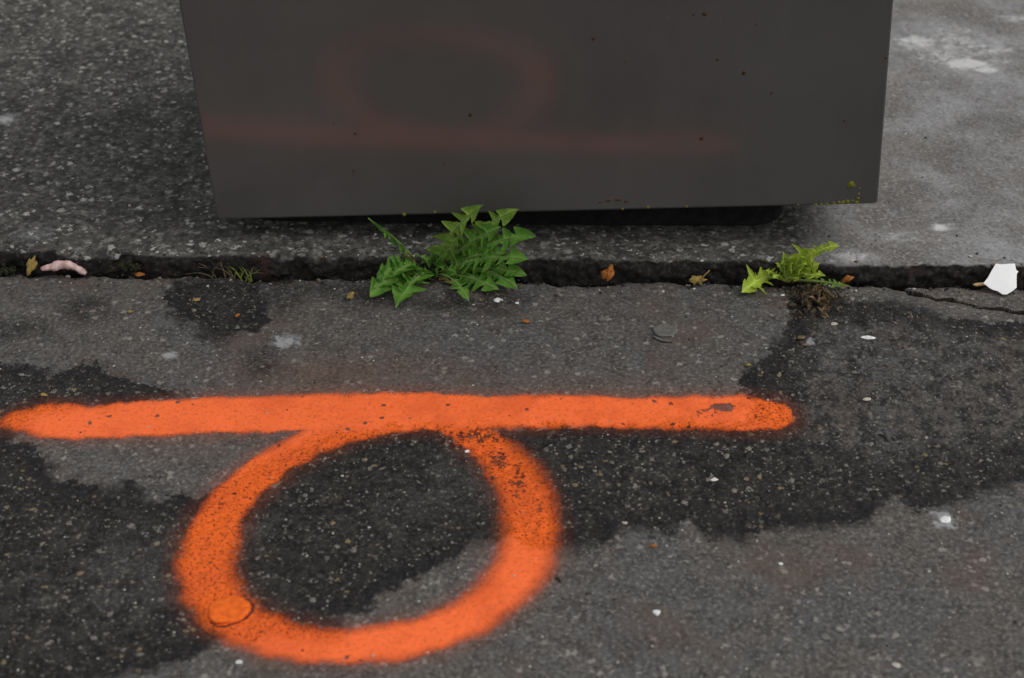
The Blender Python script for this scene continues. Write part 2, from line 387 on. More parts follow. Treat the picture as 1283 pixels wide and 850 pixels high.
grime = np.clip(1.15 - np.clip(RY-0.002, 0, 1)/0.011, 0, 1)*0.9*np.ones_like(PX)
grime = grime*(1-0.12*sstep(0.2, 0.7, PX))
st2 = np.zeros(PX.shape)
for px, py, rx, ry, k in ((1212,76,34,9,1.2),(1238,84,26,8,.9),(1150,48,46,14,.85),(1190,35,60,14,.6),(1250,60,50,14,.6),(1170,100,40,10,.45),(1200,165,50,10,.42),(1270,20,40,14,.6),(1200,60,120,55,.62),(1250,200,70,40,.3),(1180,280,16,6,.95),(1185,140,30,22,.35),(1075,318,40,10,.62),(1120,290,60,14,.5),(1240,300,40,12,.45),(8,145,16,9,.8),(40,290,30,9,.45),(1160,215,20,6,.5),(145,340,12,6,.9),(352,322,6,8,.7)):
    p = onz(px, py, 0.0262); r1 = rx/FPX*2.1; r2 = ry/FPX*2.1/0.47
    st2 = np.maximum(st2, k*np.exp(-((PX-p.x)/r1)**2-((SY-p.y)/r2)**2))
SV = np.stack([PX, SY, SZ], -1).reshape(-1, 3)
pav = mesh_obj('pavement', SV, grid_faces(*PX.shape), mat_slab(), attrs={'tone': tone.ravel(), 'grime': grime.ravel(), 'stain': st2.ravel()})
tag(pav, kind='structure', label='raised grey pavement with a rough dark front edge')

# ------------------------------------------------------------------ orange spray mark: a coat lying on the asphalt grain
bar = [(16,528,8),(34,527,14),(60,527,20),(100,530,21),(150,528,22),(200,525,22.5),(250,521,23),(300,518,23),(400,515,23.5),(500,515,24),(560,516,24),(620,516,22),(700,514,18.5),(800,516,19),(860,517,20.5),(910,518,22),(940,519,23),(962,520,20)]
ringp = [(560,524,24),(470,531,25),(430,540,26),(385,557,26),(345,580,26),(308,607,27),(280,640,28),(264,675,29),(258,708,29.5),(264,740,28.5),(282,766,27.5),(310,786,26),(350,801,25),(395,810,24.5),(440,812,24.5),(490,807,25),(540,795,25),(588,775,25.5),(628,745,27),(655,710,28.5),(666,675,29),(664,640,29),(652,606,28),(630,577,26),(602,553,24),(570,535,22)]
def stroke(points):
    d = np.full(X.shape, 9.0); m = near
    W = []
    for px, py, hw in points:
        p = onz(px, py); W.append((p.x, p.y, hw))
    D = d[m]
    for a, c in zip(W[:-1], W[1:]):
        dd, t = seg_dist(X[m], Y[m], a[0], a[1], c[0], c[1])
        D = np.minimum(D, dd-(a[2]+(c[2]-a[2])*t)*0.001)
    d[m] = D; return d
# half widths measured in millimetres on the ground
bar = [(a, b_+(2.5 if 250 < a < 800 else 1), h*1.25) for a, b_, h in bar]; ringp = [(a, b_, h*0.745) for a, b_, h in ringp]
s_bar, s_ring = stroke(bar), stroke(ringp)
cover = -np.minimum(s_bar, s_ring)
softw = np.where(s_bar < s_ring, 0.0052, 0.0110)*(1+1.1*np.clip(fbm(X, Y, 7, 2, 77), -.5, .6))
bare_shade = np.zeros(X.shape)
for px, py, rx, ry, k in ((905,513,20,8,1.0),(885,520,30,10,.62),(950,525,22,14,.55),(600,548,55,14,.66),(622,578,26,22,.66),(650,605,20,36,.58),(680,640,16,30,.45),(275,632,20,4,.55),(640,655,14,18,.35),(150,548,60,5,.3)):
    p = onz(px, py); r1 = rx/FPX*1.6; r2 = ry/FPX*1.6/0.62
    bare_shade[near] = np.maximum(bare_shade[near], k*np.exp(-((X[near]-p.x)/r1)**2-((Y[near]-p.y)/r2)**2))
lp = onz(287, 765); rl = np.hypot(X-lp.x, Y-lp.y)
bare_shade[near] = np.maximum(bare_shade[near], (1.6*sstep(.0016, .0006, np.abs(rl-.0190-.0016*np.sin(3*np.arctan2(Y-lp.y, X-lp.x)+1)))*sstep(-.35, .2, (X-lp.x)/.02-(Y-lp.y)/.02))[near])  # dark crescent right of and below the lump paints its edge shadow
jp = onz(655, 590); softw = softw + .010*np.exp(-((X-jp.x)/.05)**2-((Y-jp.y)/.07)**2)
jp = onz(270, 720); softw = softw + .004*np.exp(-((X-jp.x)/.05)**2-((Y-jp.y)/.07)**2)
keepv = (cover > -0.026).ravel()
fk = keepv[GF].all(1); used = np.unique(GF[fk]); remap = np.full(len(GV), -1); remap[used] = np.arange(len(used))
PV = GV[used].copy(); PV[:, 2] += 0.0006
M_PAINT = mat_paint()
paint = mesh_obj('spray_paint_mark', PV, remap[GF[fk]], M_PAINT, attrs={'cover': cover.ravel()[used], 'soft': softw.ravel()[used], 'patch': sdf.ravel()[used], 'stain': stain.ravel()[used], 'bare_shade': bare_shade.ravel()[used]})
tag(paint, 'bright orange spray painted ring hanging below a long straight bar on the asphalt', 'paint mark')

# ------------------------------------------------------------------ cabinet
def mat_panel():
    b = NB('dark_grey_coated_metal')
    n1 = b.noise(5, 4, .6); st = b.n('ShaderNodeMapping'); b.lk(b.pos, st.inputs[0]); st.inputs['Scale'].default_value = (1, 1, 0.12)
    streak = b.noise(45, 4, .6, vec=st.outputs[0])
    c = b.mix(b.map(n1, .35, .7), (0.074, 0.070, 0.067), (0.088, 0.084, 0.080))
    c = b.mix(b.map(streak, .5, .8, 0, .14), c, (0.125, 0.117, 0.110))
    sp = b.voro(160); sr = b._sep(sp.outputs['Color'])
    c = b.mix(b.math('MULTIPLY', b.map(sp.outputs['Distance'], .22, .12), b.math('GREATER_THAN', sr[0], .975)), c, (0.10, 0.095, 0.085))
    h = b.math('ADD', b.math('MULTIPLY', b.noise(3.0, 2), 1.0), b.math('MULTIPLY', b.noise(1400, 2), 0.012))
    return b.set(color=c, rough=b.map(streak, .3, .7, .10, .135), ior=1.47, normal=b.bump(h, 0.05, 0.004))
def simple(name, c1, c2, scale=200, rough=.7, bump=.3, spec=.3, sss=0):
    b = NB(name); n = b.noise(scale, 4, .65)
    return b.set(color=b.mix(b.map(n, .35, .68), c1, c2), rough=rough, spec=spec, normal=b.bump(b.noise(scale*2, 3), bump, .0008))
M_PANEL = mat_panel()
M_SHADE_PLINTH = simple('shade_black_base', (0.008, 0.008, 0.008), (0.014, 0.014, 0.014), 90, .9, spec=.1)
M_RUST = simple('rust', (0.035, 0.012, 0.005), (0.075, 0.028, 0.008), 600, .9)
M_MOSSY = simple('yellow_green_moss', (0.10, 0.11, 0.010), (0.20, 0.20, 0.02), 700, .95)
M_MOSS = simple('green_moss', (0.012, 0.015, 0.006), (0.030, 0.033, 0.010), 500, .95, .8)
BY = 1.649
bl = ony(273, 275, BY); br = ony(1098, 255, BY)
ux = (br-bl).normalized(); uz = Vector((-math.sin(math.radians(3.05)), 0, math.cos(math.radians(3.05)))); uy = Vector((0, 1, 0))
BW = (br-bl).length; BH = 0.92; BD = 0.42
cab = empty('metal_cabinet', (bl+br)/2 + uy*BD/2 - Vector((0, 0, .02)))
tag(cab, 'dark grey metal cabinet with flat front, leaning slightly, reflecting the orange mark', 'cabinet')
def cp_(u, v, d): return bl + ux*u + uz*v + uy*d
def shell(name, u0, u1, v0, v1, d0, d1, bev, mat, parent):
    """box with rounded front outline, in cabinet coordinates"""
    V, F = [], []; n = 5; ring_sets = []
    def outline(inset, d):
        pts = []; r = bev*1.2
        for (cx, cz, a0) in ((u1-inset-r, v1-inset-r, 0), (u0+inset+r, v1-inset-r, 90), (u0+inset+r, v0+inset+r, 180), (u1-inset-r, v0+inset+r, 270)):
            for k in range(n):
                a = math.radians(a0+90*k/(n-1)); pts.append(cp_(cx+r*math.cos(a), cz+r*math.sin(a), d))
        return pts
    steps = [(bev*(1-math.sin(math.radians(a))), d0+bev*(1-math.cos(math.radians(a)))) for a in (0, 20, 45, 70, 90)] + [(0, d1)]
    for ins, d in steps:
        s = len(V); V += outline(ins, d); ring_sets.append(list(range(s, s+4*n)))
    for A, B in zip(ring_sets[:-1], ring_sets[1:]):
        for i in range(4*n): j = (i+1) % (4*n); F.append((A[i], A[j], B[j], B[i]))
    F.append(tuple(ring_sets[0][::-1])); F.append(tuple(ring_sets[-1]))
    o = mesh_obj(name, V, F, mat, parent)
    me = o.data
    for p in me.polygons:
        if len(p.vertices) > 4: p.use_smooth = False
    return o
shell('body', -.0022, BW+.0022, -.0022, BH, 0.003, BD, 0.0026, M_PANEL, cab)
V = [cp_(u, v, d) for (v, d) in ((-0.0032, 0.0060), (-0.0012, 0.0060), (-0.0012, 0.03), (-0.0032, 0.03)) for u in (0.004, BW-0.004)]
mesh_obj('bottom_lip', V, [(0, 1, 3, 2), (2, 3, 5, 4), (4, 5, 7, 6), (6, 7, 1, 0), (0, 2, 4, 6), (1, 7, 5, 3)], simple('worn_lip', (0.045, 0.045, 0.036), (0.075, 0.075, 0.058), 120, .6), cab, smooth=False)
# recessed plinth down to the pavement, its black front standing in for gap shade
px0, px1, pya, pyb, pr = bl.x+.012, br.x-.090, BY+.048, BY+BD-.04, .045
pout = [(px1-pr+pr*math.sin(t), pya+pr-pr*math.cos(t)) for t in [i*math.pi/12 for i in range(7)]] + [(px1, pyb), (px0, pyb)] + [(px0+pr-pr*math.cos(t), pya+pr-pr*math.sin(t)) for t in [i*math.pi/12 for i in range(7)]]
pk = len(pout); pv = [(x, y, z) for z in (0.012, 0.12) for x, y in pout]
mesh_obj('shade_plinth', pv, [(i, (i+1) % pk, pk+(i+1) % pk, pk+i) for i in range(pk)]+[tuple(range(pk, 2*pk)), tuple(range(pk))[::-1]], M_SHADE_PLINTH, cab, smooth=False)
def blob(V, F, c, r, squash, axis_u, axis_v, axis_n, rr):
    s = len(V); n = 7
    V.append(c+axis_n*r*squash)
    for k, q in ((1, .7), (2, 1.0)):
        for i in range(n):
            a = 2*math.pi*i/n; f = r*q*(0.75+0.5*rr.random())
            V.append(c+axis_u*f*math.cos(a)+axis_v*f*math.sin(a)+axis_n*(r*squash*(.7 if k == 1 else -0.4)))
    for i in range(n):
        j = (i+1) % n; F.append((s, s+1+i, s+1+j)); F.append((s+1+i, s+1+n+i, s+1+n+j, s+1+j))
rr = random.Random(3)
for px, py, r in ((883,18,1.9),(869,19,1.0),(743,49,1.3),(932,92,1.8),(899,75,1.3),(879,174,1.7),(967,117,1.0),(589,144,1.6),(445,168,1.2),(784,78,.8),(948,31,.9),(418,155,.8),(1110,73,1.1),(1058,152,.9),(443,215,.9),(556,205,.8)):
    c = ony(px, py, BY+0.0028); V, F = [], []; blob(V, F, c, r*.00125, .25, ux, uz, -uy, rr); mesh_obj('rust_speck', V, F, M_RUST, cab)
for px, py, r in ((762,252,3),(775,251,4),(785,253,3),(752,254,2)):
    c = ony(px, py, BY+0.0028); V, F = [], []; blob(V, F, c, r*.0011, .15, ux, uz*.35, -uy, rr); mesh_obj('rust_streak', V, F, M_RUST, cab)
for px, py, r in [(1066,231,3.0),(1064,234,2.0),(1069,233,1.8),(1077,236,1),(1076,243,1.2),(1075,249,1.4),(1073,254,2.0),(1068,252,1.2),(1062,253,1.8),(1056,254,2.2),(1051,254,1.6),(1045,255,1.3),(1036,256,1.5),(1029,256,1.2),(1022,257,1.5),(812,260,1.5),(780,262,1.2),(860,259,1.1),(545,266,1.3),(506,269,1.7),(1000,257,1.0)]:
    V, F = [], []; blob(V, F, ony(px, py, BY+0.0028), r*.0013, .3, ux, uz, -uy, rr); mesh_obj('moss_trace', V, F, M_MOSSY, cab)

# ------------------------------------------------------------------ plants
def mat_leaf(name, c1, c2, trans=0.25):
    b = NB(name); n = b.noise(70, 3); n2 = b.noise(600, 3)
    c = b.mix(b.map(n, .3, .7), c1, c2); c = b.mix(b.map(n2, .4, .75, 0, .35), c, tuple(min(1, x*1.7+.01) for x in c2))
    c = b.mix(b.map(b.attr('across'), 0.24, 0.02, 0, .35), c, tuple(min(1, x*1.9+.02) for x in c2))
    c = b.mix(b.map(b.noise(28, 3), .5, .75, 0, .4), c, tuple(x*.6 for x in c1))
    b.set(color=c, rough=.62, spec=.2, normal=b.bump(b.noise(300, 3), .6, .0014))
    t = b.n('ShaderNodeBsdfTranslucent'); b.lk(b.mix(.5, c, tuple(min(1, x*1.6) for x in c2)), t.inputs[0])
    mx = b.n('ShaderNodeMixShader'); mx.inputs[0].default_value = trans
    b.t.links.new(b.p.outputs[0], mx.inputs[1]); b.t.links.new(t.outputs[0], mx.inputs[2]); b.t.links.new(mx.outputs[0], b.out.inputs[0])
    return b.m
M_LEAF = mat_leaf('dandelion_green', (0.060, 0.160, 0.018), (0.108, 0.245, 0.030))
M_LEAF3 = mat_leaf('pale_dandelion_green', (0.120, 0.225, 0.028), (0.180, 0.305, 0.046))
M_LEAF2 = mat_leaf('yellowish_leaf_green', (0.23, 0.33, 0.028), (0.36, 0.46, 0.05))
M_RIB2 = mat_leaf('yellow_midrib', (0.30, 0.40, 0.08), (0.40, 0.50, 0.12), .1)
M_RIB = mat_leaf('pale_midrib', (0.11, 0.16, 0.05), (0.15, 0.20, 0.07), .1)
M_DRY = mat_leaf('withered_leaf', (0.055, 0.034, 0.016), (0.15, 0.105, 0.055), .1)
M_DRYD = mat_leaf('rotting_leaf', (0.022, 0.015, 0.009), (0.06, 0.042, 0.024), .05)
M_YEL = mat_leaf('yellowed_leaf', (0.17, 0.12, 0.03), (0.26, 0.18, 0.05), .15)
M_ORL = mat_leaf('orange_brown_leaf', (0.18, 0.060, 0.010), (0.30, 0.105, 0.018), .15)
M_GRASS = mat_leaf('grass_blade', (0.10, 0.14, 0.02), (0.17, 0.21, 0.04), .2)
M_STRAW = mat_leaf('dry_straw', (0.10, 0.075, 0.035), (0.17, 0.13, 0.07), .05)

def bez(p0, p1, p2, t): return p0*((1-t)**2)+p1*(2*t*(1-t))+p2*(t*t)
def dbez(p0, p1, p2, t): return (p1-p0)*(2*(1-t))+(p2-p1)*(2*t)
def tube(curve, r0, r1, n=8, k=5):
    V, F = [], []
    for i in range(n+1):
        t = i/n; c = curve(t); T = (curve(min(1, t+.01))-curve(max(0, t-.01))).normalized()
        a = T.cross(Vector((.3, .1, 1))).normalized(); b = T.cross(a); r = r0+(r1-r0)*t
        for j in range(k):
            q = 2*math.pi*j/k; V.append(c+a*r*math.cos(q)+b*r*math.sin(q))
    for i in range(n):
        for j in range(k): F.append((i*k+j, i*k+(j+1) % k, (i+1)*k+(j+1) % k, (i+1)*k+j))
    return V, F
def leaf(parent, base, tip, arch, width, lobes, nref, mat, rib=True, start=.26, hook=.12, fold=.25, seed=0, curl=0.0, name='leaf', wavy=.28, taper=.75, ribmat=None, wmin=.17):
    """jagged dandelion leaf: uneven backward-pointing lobes either side of a curved midrib"""
    R = random.Random(seed*31+5)
    side_bend = (tip-base).cross(nref).normalized()*((tip-base).length*R.uniform(-.10, .10))
    ctrl = (base+tip)/2 + arch + side_bend; L = (tip-base).length*1.05
    nref = nref.normalized()
    edges = []
    for side in (-1, 1):
        E = [(0, .0012, 0, 0), (start*.5, .0015, start*.5, 0), (start*.85, .0022, start*.85, 0)]
        a = start
        wsum = [1.0+.35*R.uniform(-1, 1) for _ in range(lobes)]; tot = sum(wsum); span = .80-start
        for k in range(lobes):
            l = span*wsum[k]/tot; b_ = a+l; mid = (a+b_)/2
            W = width*(0.40+taper*math.sin(math.pi*min(1, .22+.62*(mid-start)/(1-start)))*.80)*R.uniform(.70, 1.18)
            wm = width*wmin*R.uniform(.8, 1.2); hk = hook*R.uniform(.2, 1.8); d = R.uniform(-.35, .25)*W; t1 = R.uniform(.5, .62)
            E += [(a, wm, a, 0), (a+.14*l, wm*1.15, a+.14*l, 0), (a+.12*l-hk*l*.5, W*.55, a+.24*l, d*.3), (a+.08*l-hk*l, W*.98, a+.33*l, d), (a+.14*l-hk*l, W, a+.37*l, d),
                  (a+.34*l, W*.78, a+.44*l, d*.6), (a+.40*l, W*.70, a+.48*l, d*.5), (a+(t1-.05)*l, W*.60, a+(t1-.03)*l, d*.3), (a+(t1-.09)*l, W*.68, a+t1*l, d*.3), (a+(t1+.08)*l, W*.42, a+(t1+.08)*l, d*.1), (a+.84*l, W*.24+wm*.4, a+.84*l, 0), (b_-.03*l, wm*1.1, b_-.03*l, 0)]
            if R.random() < .5:
                E.insert(len(E)-1, (a+.86*l, wm+W*.22, a+.90*l, 0))
            a = b_
        W = width*.80*R.uniform(.85, 1.1)
        E += [(.80, W*.26, .80, 0), (.785, W*.75, .82, 0), (.795, W*.80, .83, 0), (.85, W*.66, .85, 0), (.875, W*.50, .88, 0), (.885, W*.52, .89, 0), (.935, W*.30, .935, 0), (.975, W*.12, .975, 0), (1.0, 0.0002, 1.0, 0)]
        edges.append(E)
    V, F, Q = [], [], []
    ph = R.uniform(0, 6)
    for side, E in zip((-1, 1), edges):
        rows = []
        for s, wd, m, dz in E:
            c = bez(base, ctrl, tip, m); T = dbez(base, ctrl, tip, m).normalized()
            Sv = T.cross(nref).normalized(); Nv = Sv.cross(T).normalized()
            row = []
            for q in (0, .33, .68, 1):
                ww = wd*q
                lift = math.sin(fold)*ww + curl*ww*ww/width + wavy*width*q*math.sin(ph+m*23+side)*.5 - (.09*width*math.sin(q*math.pi) if wd > width*.3 else 0) + dz*q*q
                row.append(c + T*((s-m)*L*q) + Sv*(side*ww*math.cos(fold)) + Nv*lift); Q.append(ww/width)
            s0 = len(V); V += row; rows.append((s0, s0+1, s0+2, s0+3))
        for A, B in zip(rows[:-1], rows[1:]):
            for q in (0, 1, 2):
                f = (A[q], B[q], B[q+1], A[q+1]); F.append(f if side > 0 else f[::-1])
    o = mesh_obj(name, V, F, mat, parent, attrs={'across': Q})
    if rib:
        cv = lambda t: bez(base, ctrl, tip, t) + (dbez(base, ctrl, tip, t).normalized().cross(nref).normalized().cross(dbez(base, ctrl, tip, t).normalized()))*.0003
        V, F = tube(cv, .0014, .0004, 10, 5)
        r = mesh_obj('midrib', V, F, ribmat or (M_RIB2 if mat is M_LEAF2 else M_RIB), None); r.parent = o
    return o
V3 = Vector
NF = V3((0, -.72, .70)); NU = V3((0, -.25, 1)); 
root = onz(540, 346, -0.004)
dan = empty('dandelion', root); tag(dan, 'larger dark green dandelion growing in the joint under the cabinet', 'weed')
r0 = lambda dx=0, dz=0: root + V3((dx*.001, random.uniform(-.003, .003), .002+dz*.001))
up = lambda h: V3((0, 0, h))
# leaves: tip positions around the root
leaf(dan, r0(2), ony(606, 257, 1.606), up(.012)+V3((-.012, 0, 0)), .0175, 4, NF, M_LEAF3, start=.22, hook=.05, seed=1, fold=.28, wmin=.09)
leaf(dan, r0(4), ony(651, 262, 1.612), up(.010)+V3((.0, 0, 0)), .0170, 3, NF, M_LEAF3, start=.42, hook=.10, seed=2, fold=-.25, wmin=.10)
leaf(dan, r0(5), ony(671, 295, 1.590), up(.020), .0225, 3, V3((.1, -.55, .8)), M_LEAF, start=.34, hook=.12, seed=3, fold=.3)
leaf(dan, r0(5), ony(664, 326, 1.575), up(.026), .0185, 5, V3((0, -.5, .85)), M_LEAF, start=.22, seed=4, fold=.3)
leaf(dan, r0(4), onz(649, 362, .012), up(.028), .0185, 5, V3((.15, -.5, .85)), M_LEAF, start=.2, seed=5, fold=-.2, curl=-.3)
leaf(dan, r0(3), onz(626, 364, .010), up(.020), .0150, 4, V3((0, -.6, .8)), M_LEAF, start=.25, seed=6, fold=.05, curl=-.2)
leaf(dan, r0(2), onz(588, 379, .008), up(.026)+V3((.008, 0, 0)), .0120, 3, V3((.35, -.4, .9)), M_LEAF, start=.55, hook=.05, seed=7, curl=-.3)
leaf(dan, r0(-3), onz(464, 372, .008), up(.034), .0225, 5, V3((0, -.45, .9)), M_LEAF, start=.18, hook=.28, seed=8, fold=.12, wmin=.3, curl=-.2)
leaf(dan, r0(-2), onz(495, 385, .006), up(.032), .0215, 5, V3((-.25, -.35, .9)), M_LEAF, start=.18, hook=.25, seed=9, fold=.15, wmin=.3)
leaf(dan, r0(-4), onz(473, 350, .020), up(.030), .0200, 5, V3((0, -.55, .85)), M_LEAF, start=.2, hook=.2, seed=10, fold=.2)
leaf(dan, r0(-3), onz(480, 362, .012), up(.040), .0200, 5, V3((-.1, -.3, 1)), M_LEAF, start=.2, hook=.2, seed=18, fold=.35)
leaf(dan, r0(-4), ony(461, 273, 1.618), up(.004)+V3((.01, 0, 0)), .0085, 3, V3((-.6, -.25, .5)), M_LEAF, start=.45, seed=11, fold=.9)
leaf(dan, r0(0), ony(560, 318, 1.60), up(.008), .0100, 3, NF, M_LEAF, start=.3, seed=12)
leaf(dan, r0(4), ony(636, 318, 1.588), up(.016), .0160, 4, V3((0, -.6, .75)), M_LEAF, start=.25, seed=14, hook=.1)
leaf(dan, r0(-1), onz(520, 360, .012), up(.016), .0110, 4, V3((-.2, -.4, .9)), M_LEAF, start=.2, seed=15, fold=.3)
leaf(dan, r0(0), onz(581, 365, .006), up(.010), .0062, 2, V3((.2, -.5, .8)), M_YEL, start=.3, seed=16, curl=-.5, name='yellowed_leaf', ribmat=M_STRAW)
leaf(dan, r0(-6), ony(508, 318, 1.606), up(.006), .0060, 2, NF, M_DRY, start=.3, seed=17, name='withered_leaf', ribmat=M_STRAW)
leaf(dan, r0(4), ony(628, 285, 1.604), up(.012), .0165, 4, V3((.1, -.7, .6)), M_LEAF, start=.3, seed=51, hook=.1, fold=.2)
leaf(dan, r0(5), onz(660, 345, .020), up(.026), .0180, 4, V3((.1, -.5, .85)), M_LEAF, start=.25, seed=52, fold=.2, curl=-.2)
leaf(dan, r0(3), onz(608, 358, .010), up(.016), .0140, 4, V3((.2, -.5, .85)), M_LEAF, start=.22, seed=53, fold=-.2)
leaf(dan, r0(-4), onz(468, 361, .014), up(.028), .0190, 5, V3((.05, -.5, .85)), M_LEAF, start=.2, seed=54, hook=.25, fold=.2, wmin=.25)
leaf(dan, r0(-2), onz(508, 374, .008), up(.026), .0165, 5, V3((-.3, -.45, .85)), M_LEAF, start=.2, seed=55, hook=.2, fold=-.1, wmin=.25)
leaf(dan, r0(1), ony(575, 296, 1.602), up(.006), .0110, 3, NF, M_LEAF3, start=.3, seed=56, fold=.2)
for k, (px, py, yy, wd) in enumerate(((512,336,1.596,.0105),(528,322,1.602,.0095),(556,336,1.594,.0120),(545,312,1.606,.0085),(528,345,1.590,.0105),(572,342,1.590,.0130))):
    leaf(dan, r0((k % 3-1)*3), ony(px, py, yy), up(.008), wd, 3, V3((.2*(-1)**k, -.6, .75)), M_LEAF, start=.2, seed=70+k, fold=.3*(-1)**k)
V, F = tube(lambda t: root+V3((0, 0, -.016+.022*t)), .0055, .0035, 3, 7); mesh_obj('crown', V, F, M_DRY, dan)

root2 = onz(985, 354, -0.002)
weed = empty('young_weed', root2); tag(weed, 'smaller yellow-green weed with withered brown leaves at its foot', 'weed')
q0 = lambda dx=0: root2 + V3((dx*.001, random.uniform(-.002, .002), .003))
leaf(weed, q0(-4), onz(929, 367, .008), up(.018), .0170, 2, V3((.05, -.6, .8)), M_LEAF2, start=.42, hook=.0, wmin=.4, seed=21, taper=1.0)
leaf(weed, q0(-3), ony(959, 339, 1.590), up(.004), .0060, 2, NF, M_LEAF2, start=.4, seed=22)
leaf(weed, q0(-1), ony(981, 316, 1.598), up(.004), .0075, 3, V3((.4, -.7, .5)), M_LEAF2, start=.25, seed=23, fold=.3)
leaf(weed, q0(1), ony(1003, 318, 1.596), up(.006), .0175, 3, NF, M_LEAF2, start=.3, wmin=.5, hook=.02, seed=24, taper=.95)
leaf(weed, q0(2), ony(1022, 315, 1.598), up(.008), .0175, 3, NF, M_LEAF2, start=.3, wmin=.5, hook=.02, seed=25, taper=.95)
leaf(weed, q0(3), ony(1053, 309, 1.602), up(.020), .0095, 3, V3((0, -.5, .8)), M_LEAF2, start=.55, wmin=.5, hook=0, seed=26)
leaf(weed, q0(2), ony(1034, 346, 1.580), up(.012), .0105, 3, V3((0, -.5, .8)), M_LEAF2, start=.3, seed=27)
leaf(weed, q0(0), ony(1010, 332, 1.592), up(.010), .0150, 3, NF, M_LEAF2, start=.3, wmin=.5, hook=.02, seed=28)
leaf(weed, q0(4), onz(1066, 360, .006), up(.008), .0060, 3, V3((0, -.4, .9)), M_LEAF3, start=.5, seed=29)
DEADFOOT = ((1018,366,.009),(1034,368,.010),(1006,374,.008),(1026,378,.010),(1042,376,.007),(1012,386,.007),(1030,390,.008),(998,366,.007),(1050,366,.006),(994,382,.005),(1040,386,.005),(1020,396,.005),(1058,360,.005),(1003,392,.004))
for k, (px, py, yy, wd) in enumerate(((968,348,1.584,.0065),(992,330,1.590,.0090),(1012,344,1.584,.0090),(1028,330,1.592,.0085),(972,330,1.594,.0055),(1000,350,1.580,.0070))):
    leaf(weed, q0((k % 3-1)*2), ony(px, py, yy), up(.006), wd, 3, V3((.3*(-1)**k, -.6, .7)), M_LEAF2, start=.25, hook=.04, wmin=.35, seed=170+k, fold=.3*(-1)**k)
V, F = tube(lambda t: root2+V3((0, 0, -.014+.02*t)), .0045, .0025, 3, 7); mesh_obj('crown', V, F, M_DRY, weed)

def blades(name, centre, n, h, spread, mat, label, cat, seed, flat=.3, wdt=.0013):
    R = random.Random(seed); e = empty(name, centre)
    for i in range(n):
        b0 = centre+V3((R.uniform(-1, 1)*spread*.35, R.uniform(-1, 1)*.004, -.002))
        ang = R.uniform(-1.2, 1.2); hh = h*R.uniform(.5, 1.1)
        tip = b0+V3((math.sin(ang)*hh*.9+R.uniform(-1, 1)*spread*.3, R.uniform(-.5, .2)*hh*flat, math.cos(ang)*hh*(1-flat*.5)))
        ctrl = b0+V3(((tip.x-b0.x)*.25, (tip.y-b0.y)*.2, hh*.6)); V, F = [], []
        for k in range(7):
            t = k/6; c = bez(b0, ctrl, tip, t); wv = wdt*(1-t)**.6+.0001
            V += [c+V3((-wv*.7, 0, 0)), c+V3((0, -wv*.5, -wv*.2)), c+V3((wv*.7, 0, 0))]
        for k in range(6):
            for j in (0, 1): F.append((k*3+j, k*3+j+1, k*3+4+j, k*3+3+j))
        mesh_obj('blade', V, F, mat, e)
    tag(e, label, cat); return e
blades('grass_tuft', onz(308, 350, -.006), 13, .030, .020, M_GRASS, 'small tuft of short yellow-green grass in the joint left of the dandelion', 'grass', 4)
blades('dry_grass', onz(280, 348, -.006), 16, .034, .045, M_STRAW, 'dry straw-coloured grass stems beside the small green tuft', 'grass', 9, .5, .0011)

# ------------------------------------------------------------------ litter, dead leaves, chips
def sheet(name, pts, n, mat, thick=.0008, bend=0.0, noise=0.0, seed=1, smooth=True, parent=None):
    """closed thin solid from an outline of 3-D points with normal n; dished and creased by noise"""
    R = random.Random(seed); c = sum(pts, V3((0, 0, 0)))/len(pts); V, F = [], []; m = len(pts)
    for s in (1, -1):
        o = len(V); V.append(c+n*(s*thick/2+bend))
        for q in (.35, .7, 1):
            R2 = random.Random(seed+int(q*100))
            for p in pts: V.append(c+(p-c)*q+n*(s*thick/2+bend*(1-q*q)+noise*R2.uniform(-1, 1)))
        for i in range(m):
            j = (i+1) % m; f = (o, o+1+i, o+1+j); F.append(f if s > 0 else f[::-1])
            for k in (0, 1):
                a = o+1+k*m; f = (a+i, a+m+i, a+m+j, a+j); F.append(f if s > 0 else f[::-1])
    h = len(V)//2; a = 1+2*m
    for i in range(m): j = (i+1) % m; F.append((a+i, h+a+i, h+a+j, a+j))
    return mesh_obj(name, V, F, mat, parent, smooth)
M_WHITE = simple('white_plastic', (0.80, 0.80, 0.80), (0.84, 0.84, 0.84), 60, .55, .05)
M_PINK = simple('pink_scrap', (0.46, 0.27, 0.25), (0.74, 0.55, 0.52), 90, .6, .5)
M_CHIP = simple('white_chip', (0.55, 0.55, 0.54), (0.78, 0.78, 0.77), 300, .7, .4)
M_DISC = simple('orange_coated_lump', (0.62, 0.095, 0.006), (0.86, 0.150, 0.010), 220, .75, .9)
M_GUM = simple('grey_gum', (0.100, 0.095, 0.088), (0.135, 0.13, 0.12), 200, .8, .5)
M_TAN = simple('tan_wood', (0.40, 0.24, 0.10), (0.55, 0.38, 0.20), 300, .7, .4)
M_TWIG = simple('dark_twig', (0.014, 0.011, 0.008), (0.035, 0.026, 0.018), 300, .8, .4)

